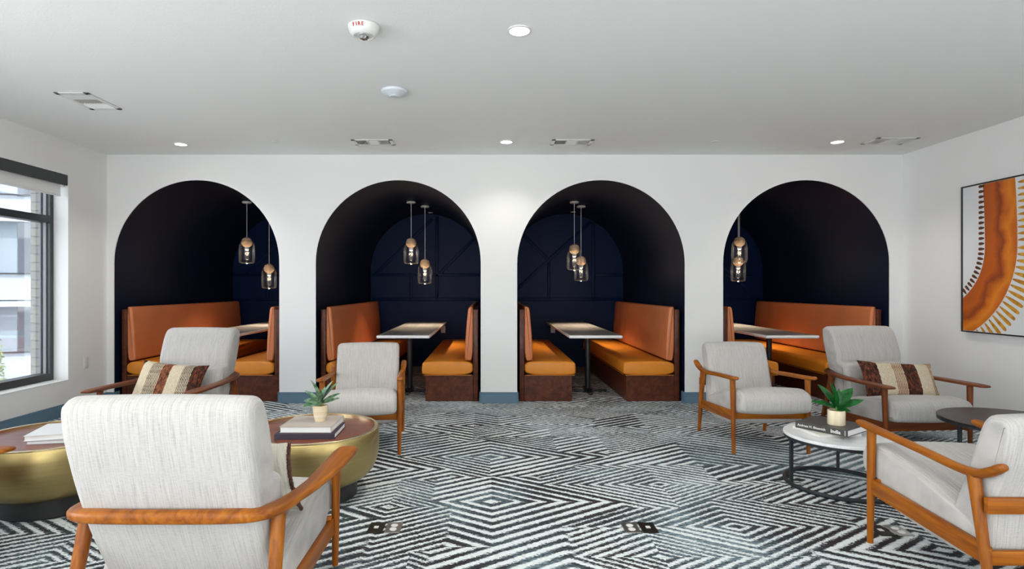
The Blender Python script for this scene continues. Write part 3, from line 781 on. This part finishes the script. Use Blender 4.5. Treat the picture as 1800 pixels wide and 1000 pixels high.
def low_chair(loc, rz, label, w='oak_'):
    """low armchair with separate curved arms; faces local -y"""
    t = thing('low_armchair', label, 'armchair', loc, rz)
    bm = bmesh.new()
    cushion(bm, [(-.445, .345), (-.457, .42), (-.43, .472), (-.33, .498), (-.12, .462), (.12, .385), (.27, .34), (.29, .20), (.1, .18), (-.27, .215), (-.31, .315), (-.41, .325)], .268, .03, puff=.012)
    finish('seat', bm, M['linen'], t, 60)
    bm = bmesh.new()
    cushion(bm, [(.10, .34), (.155, .46), (.205, .60), (.255, .745), (.29, .785), (.36, .79), (.40, .755), (.365, .60), (.315, .48), (.300, .40), (.29, .235), (.20, .22)], .262, .03,
            puff=.008)
    finish('backrest', bm, M['linen'], t, 60)
    for s in (-1, 1):
        a = [(s*.296, -.425, .590), (s*.296, -.405, .588), (s*.293, -.34, .580), (s*.289, -.20, .572), (s*.288, .0, .560), (s*.290, .18, .548), (s*.294, .28, .553), (s*.300, .35, .580), (s*.303, .40, .612), (s*.303, .412, .618)]
        q = [(.030, .018), (.050, .030), (.056, .034), (.044, .034), (.040, .034), (.040, .034), (.044, .036), (.050, .036), (.046, .030), (.026, .016)]
        P('armrest', M[w+'y'], t, sweep, a, q, sharp=50)
        P('leg', M[w+'z'], t, leg, (s*.289, -.335, .575), (s*.287, -.350, 0), .021, .014)
        P('leg', M[w+'z'], t, leg, (s*.292, .265, .548), (s*.292, .360, 0), .024, .014)
        P('side_rail', M[w+'y'], t, bar, (s*.286, -.33, .288), (s*.286, .33, .250), .022, .075, .004)
    P('front_rail', M[w+'x'], t, bar, (-.28, -.31, .295), (.28, -.31, .295), .022, .07, .004)
    P('rear_rail', M[w+'x'], t, bar, (-.285, .315, .24), (.285, .315, .24), .022, .055, .004)
    P('crossbar', M[w+'x'], t, bar, (-.300, .328, .445), (.300, .328, .445), .022, .062, .004)
    return t
lounge_chair((-1.062, 2.28, 0), R(180), 'cream high-backed lounge chair seen from behind, nearest the viewer on the left', 'oak_')
lounge_chair((-2.53, 4.56, 0), R(-4), 'cream high-backed lounge chair facing viewer in front of the leftmost arch', 'wal_')
lounge_chair((3.40, 4.78, 0), R(5), 'cream high-backed lounge chair with striped pillow before the rightmost arch', 'wal_')
lounge_chair((-2.70, 2.29, 0), R(90), 'wooden-armed lounge chair cut off at the left edge, only one arm tip showing', 'oak_')
low_chair((-1.015, 4.66, 0), R(7), 'cream low armchair in front of the second arch, behind the brass table', 'oak_')
low_chair((2.165, 4.72, 0), 0, 'cream low armchair before the rightmost arch, left of the high-backed one', 'oak_')
low_chair((2.195, 2.50, 0), R(180), 'cream low armchair seen from the side, nearest the viewer at right edge', 'oak_')

# pillows
def pillow(loc, rot, w, h, th, m, mb, label, fringe=None):
    bm = bmesh.new(); n = 14; k = 10; top = []; bot = []
    for sgn, rows in ((1, top), (-1, bot)):
        for j in range(k+1):
            row = []
            for i in range(n+1):
                u, v = i/n*2-1, j/k*2-1
                e = max(0, (1-u**4)*(1-v**4))**.5
                pin = 1-.07*(1-abs(v)**2)*abs(u)**6; pin2 = 1-.10*(1-abs(u)**2)*abs(v)**6
                row.append((u*w/2*pin, sgn*th/2*e, v*h/2*pin2+h/2))
            rows.append(row)
    for sgn, rows, mi in ((-1, top, 0), (1, bot, 1)):
        vs = [[bm.verts.new(p) for p in r] for r in rows]
        for a, b in zip(vs, vs[1:]):
            for i in range(n): bm.faces.new((a[i], a[i+1], b[i+1], b[i])).material_index = mi
    bmesh.ops.remove_doubles(bm, verts=bm.verts[:], dist=1e-4)
    o = finish('pillow', bm, [m, mb] if mb else [m, m], None, 70)
    o.location = loc; o.rotation_euler = rot; tag(o, label, 'pillow')
    if fringe:
        bm = bmesh.new(); rnd = random.Random(1)
        for s in (-1, 1):
            for q in range(46):
                z = h*(.01+.98*q/45); x = s*(w/2*(1-.07*(1-(2*z/h-1)**2))+.002)
                box(bm, x-.005, x+.006, -.006+rnd.uniform(-.004, .004), .006+rnd.uniform(-.004, .004), z-.004, z+.004)
        finish('fringe', bm, fringe, o)['kind'] = 'stuff'
    return o
fr = mat('brown_fringe', (.10, .045, .03), .95)
pillow((3.45, 4.72, .345), (R(-26), R(3), R(3)), .66, .33, .13, M['pillow_a'], None, 'brown and cream striped lumbar pillow on the right high-backed chair')
pillow((-2.60, 4.50, .340), (R(-26), R(3), R(-10)), .60, .36, .13, M['pillow_b'], None, 'cream pillow with brown and black stripes on the chair before the leftmost arch')
pillow((-1.065, 2.31, .375), (R(24), 0, 0), .60, .34, .12, M['pillow_back'], None, 'cream pillow with brown fringe inside the nearest left chair', fr)

# ------------------------------------------------------------------ brass drum tables
def drum_table(x, y, label, rz=0):
    t = thing('drum_table', label, 'coffee table', (x, y, 0), rz, 'round brass drum coffee tables')
    P('base', mat('black_base', (.018, .018, .019), .5), t, lathe, [(.262, 0), (.268, .004), (.268, .105), (.26, .112)], (0, 0, 0), 64)
    P('drum', M['brass'], t, lathe, [(.255, .100), (.285, .104), (.335, .128), (.372, .168), (.393, .22), (.402, .28), (.404, .34), (.402, .402), (.3985, .408)], (0, 0, 0), 80, 0, True, False, sharp=60)
    P('rim', M['brassrim'], t, lathe, [(.3985, .405), (.3985, .414), (.396, .416), (.378, .416), (.376, .414), (.376, .398)], (0, 0, 0), 80, 0, False, False)
    P('tabletop', M['table_wood'], t, lathe, [(.3765, .385), (.3765, .401)], (0, 0, 0), 80)
    for a in (55, 235):
        c = (.315*math.cos(R(a)), .315*math.sin(R(a)), 0)
        g = P('grip_hole', M['brassrim'], t, lathe, [(.018, .4012), (.026, .4012), (.026, .4035), (.018, .4035), (.018, .4012)], c, 24, 0, False, False)
        P('hole', M['slot'], g, lathe, [(.0178, .4011), (.0178, .4018)], c, 20)
        P('grip_bar', M['brassrim'], g, bar, (c[0]-.016, c[1], .4022), (c[0]+.016, c[1], .4022), .006, .002)
drum_table(-1.09, 3.51, 'round brass drum table with plant and two books, beside the nearest chair', R(8))
drum_table(-2.57, 3.36, 'round brass drum table with white books at the left edge', R(0))

# nesting tables
def ring_table(x, y, z, r, top, rim, label, legs, thick=.02):
    t = thing('round_side_table', label, 'side table', (x, y, 0))
    P('tabletop', top, t, lathe, [(r-.006, z-thick), (r, z-thick+.003), (r, z-.003), (r-.004, z)], (0, 0, 0), 72)
    P('apron', M['black'], t, lathe, [(r-.012, z-thick-.016), (r-.002, z-thick-.016), (r-.002, z-thick), (r-.012, z-thick), (r-.012, z-thick-.016)], (0, 0, 0), 72, 0, False, False)
    bm = bmesh.new(); rr = r-.010
    n = 72; sec = 8; vs = []
    for i in range(n):
        a = 2*PI*i/n; vs.append([bm.verts.new(((rr+.014*math.cos(2*PI*k/sec+PI/8))*math.cos(a), (rr+.014*math.cos(2*PI*k/sec+PI/8))*math.sin(a), .013+.013*math.sin(2*PI*k/sec+PI/8))) for k in range(sec)])
    for i in range(n):
        for k in range(sec): bm.faces.new((vs[i][k], vs[i][(k+1) % sec], vs[(i+1) % n][(k+1) % sec], vs[(i+1) % n][k]))
    finish('base_ring', bm, M['black'], t, 30)
    for a in legs:
        c = ((rr-.004)*math.cos(R(a)), (rr-.004)*math.sin(R(a)))
        P('leg', M['black'], t, box, -.010, .010, -.010, .010, .012, z-thick-.014, .002, 1, 0, Matrix.Translation((c[0], c[1], 0)) @ Matrix.Rotation(R(a), 4, 'Z'))
    return t
ring_table(2.262, 3.675, .332, .325, M['marble'], None, 'low round side table with white marble top and black ring base', (180, 60, 300))
ring_table(3.44, 3.71, .41, .416, M['espresso'], None, 'taller round side table with dark brown top beside right chair', (185, 65, 305), .012)

# ------------------------------------------------------------------ books
def book(name, loc, rz, w, d, t, m, label, spine='-y', spine_m=None):
    """w along x, d along y; spine: which local side the spine is on"""
    o = thing(name, label, 'book', loc, rz)
    c = .003
    def cov(bm):
        box(bm, 0, w, 0, d, 0, c, .0008, 1); box(bm, 0, w, 0, d, t-c, t, .0008, 1)
        if spine == '-y': box(bm, 0, w, 0, c, c*.6, t-c*.6, .0008, 1)
        elif spine == '+y': box(bm, 0, w, d-c, d, c*.6, t-c*.6, .0008, 1)
        elif spine == '-x': box(bm, 0, c, 0, d, c*.6, t-c*.6, .0008, 1)
    P('cover', m, o, cov)
    e = .005
    P('pages', M['page'], o, box, e if spine != '-x' else c, w-e, c if spine == '-y' else e, d-e if spine != '+y' else d-c, c, t-c)
    return o
ZT = .401
mg = mat('aubergine_cloth', (.040, .030, .050), .7); bz = mat('beige_cloth', (.46, .40, .35), .8)
book('book', (-1.237, 3.272, ZT+.0005), R(2), .345, .285, .031, mg, 'dark aubergine book under the beige book on the brass table', '-y')
book('book', (-1.218, 3.300, ZT+.0325), R(0), .300, .290, .036, bz, 'beige cloth book under the potted plant on the brass table', '+y')
wh = mat('white_cover', (.82, .83, .84), .4); gy = mat('grey_cover', (.42, .43, .45), .5)
book('book', (-2.580, 3.165, ZT+.0005), R(10), .33, .27, .020, gy, 'thin grey book underneath the white book on the left brass table', '+y')
book('book', (-2.585, 3.155, ZT+.0215), R(17), .42, .30, .030, wh, 'thick white book on top of the stack on the left brass table', '+y')
# black spine book on the marble table
zt = .332
cr = mat('cream_paper_cover', (.72, .68, .60), .6); bk = mat('charcoal_cover', (.050, .047, .045), .45)
book('book', (2.068, 3.568, zt+.0005), R(7), .30, .26, .020, cr, 'thin cream book under the black book on the marble table', '+y')
b = book('book', (2.023, 3.76, zt+.0215), R(-55), .318, .285, .042, bk, 'thick charcoal book with white lettering on its spine, on the marble table', '-y')
wt = mat('white_print', (.75, .75, .73), .5)
mt = Matrix.Translation((.014, -.0006, .021)) @ Matrix.Rotation(R(90), 4, 'X')
text_mesh('spine_lettering', 'Andreas H. Bitesnich', .0205, wt, b, mt, .0003, 1.0, .0004)
mt = Matrix.Translation((.218, -.0006, .021)) @ Matrix.Rotation(R(90), 4, 'X')
text_mesh('spine_lettering', 'India', .031, wt, b, mt, .0003, 1.0, .0008)
P('spine_mark', wt, b, box, .301, .304, -.0012, 0, .006, .038)

# ------------------------------------------------------------------ plants
def leaf_mesh(bm, L, w, bend, n=8):
    rows = []
    for i in range(n+1):
        u = i/n; ww = w/2*math.sin(PI*min(1, u*.97+.02))**.75*(1-.25*u)
        x = L*u*math.cos(bend*u); z = L*math.sin(bend*.5*u)*u if False else -L*bend*u*u*.5
        rows.append([bm.verts.new((x, -ww, z+abs(ww)*.35)), bm.verts.new((x, 0, z)), bm.verts.new((x, ww, z+abs(ww)*.35))])
    for a, b in zip(rows, rows[1:]):
        for k in range(2): bm.faces.new((a[k], a[k+1], b[k+1], b[k]))
def leaf_mtx(z, az, el):
    # each leaf also rolls on its own axis so its upper face opens outwards to the room
    base = Matrix.Rotation(R(az), 4, 'Z') @ Matrix.Rotation(R(-el), 4, 'Y'); best = None
    for roll in (-38, 0, 38):
        m = base @ Matrix.Rotation(R(roll), 4, 'X'); k = -(m.to_3x3() @ Vector((0, 0, 1))).y
        if best is None or k > best[0]: best = (k, m)
    return Matrix.Translation((0, 0, z)) @ best[1]
def plant(loc, pr, ph, potmat, lm, leaves, label, taper=.78, stem_h=.03, straight=False):
    t = thing('potted_plant', label, 'plant', loc)
    if straight: prof = [(pr*.97, 0), (pr, .003), (pr, ph-.003), (pr-.002, ph), (pr-.008, ph), (pr-.009, ph-.012)]
    else: prof = [(pr*.68, 0), (pr*.72, .004), (pr*.74, ph*.16), (pr*.80, ph*.24), (pr*.93, ph*.5), (pr, ph*.9), (pr, ph-.002), (pr-.003, ph), (pr-.008, ph), (pr-.009, ph-.012)]
    P('pot', potmat, t, lathe, prof, (0, 0, 0), 36, 0, True, False)
    P('soil', M['soil'], t, lathe, [(pr-.009, ph-.014), (.002, ph-.010)], (0, 0, 0), 20, 0, False, False)
    P('stem', M['stem'], t, leg, (0, 0, ph+stem_h), (0, 0, ph-.015), .004, .006, 8)
    for az, el, L, w, bend, z in leaves:
        bm = bmesh.new(); leaf_mesh(bm, L, w, bend)
        bmesh.ops.transform(bm, matrix=leaf_mtx(ph+z, az, el), verts=bm.verts[:])
        finish('leaf', bm, lm, t, None, recalc=False)
plant((-1.022, 3.445, ZT+.0690), .046, .094, M['pot'], M['leaf_pale'],
      [(172, 42, .135, .036, .35, .012), (185, 22, .115, .050, .5, .008), (200, 8, .125, .044, .5, .004), (215, 72, .15, .056, .2, .02), (-15, 50, .175, .052, .1, .015),
       (-12, 62, .155, .048, .15, .02), (-5, 32, .14, .036, .2, .01), (20, 18, .12, .03, .2, .008), (-80, 58, .12, .04, .3, .012), (90, 50, .13, .042, .3, .012)],
      'small plant with silvery green leaves in cream pot on the beige book')
plant((2.236, 3.665, zt+.0640), .051, .092, M['potv'], M['leaf_dark'],
      [(178, 22, .165, .048, .35, .012), (160, 56, .175, .074, .15, .02), (215, 70, .19, .078, .15, .02), (10, 46, .175, .082, .2, .02), (-8, 20, .175, .062, .05, .012),
       (-95, 35, .085, .075, .6, .018), (40, 65, .13, .05, .1, .015), (-30, 8, .085, .05, .4, .0), (95, 55, .12, .05, .3, .012)],
      'small plant with broad dark green leaves in pale pot on the charcoal book', straight=True)

# ------------------------------------------------------------------ floor outlets
def floor_box(x, y, order, label, rz=0):
    t = thing('floor_outlet', label, 'outlet', (x, y, 0), rz, 'paired metal floor outlets in the carpet')
    for k, kind in enumerate(order):
        cx = -.046+.092*k
        P('cover_plate', M['steel'] if kind == 'g' else M['darkplate'], t, box, cx-.041, cx+.041, -.065, .065, .0005, .005, .0015, 1)
        if kind == 'g':
            for yy in (-.024, .024): P('flap', M['white'], t, lathe, [(.019, .005), (.018, .0068), (.001, .007)], (cx, yy, 0), 20)
        else: P('data_port', M['white'], t, box, cx-.012, cx+.012, -.014, .014, .005, .0068, .001, 1)
floor_box(-.553, 3.02, 'dg', 'paired floor outlet plates right of the nearest left chair')
floor_box(.797, 3.02, 'gd', 'paired floor outlet plates in the open carpet left of the right-edge chair')
floor_box(2.10, 2.985, 'dg', 'paired floor outlet plates beneath the seat front of the right-edge chair')
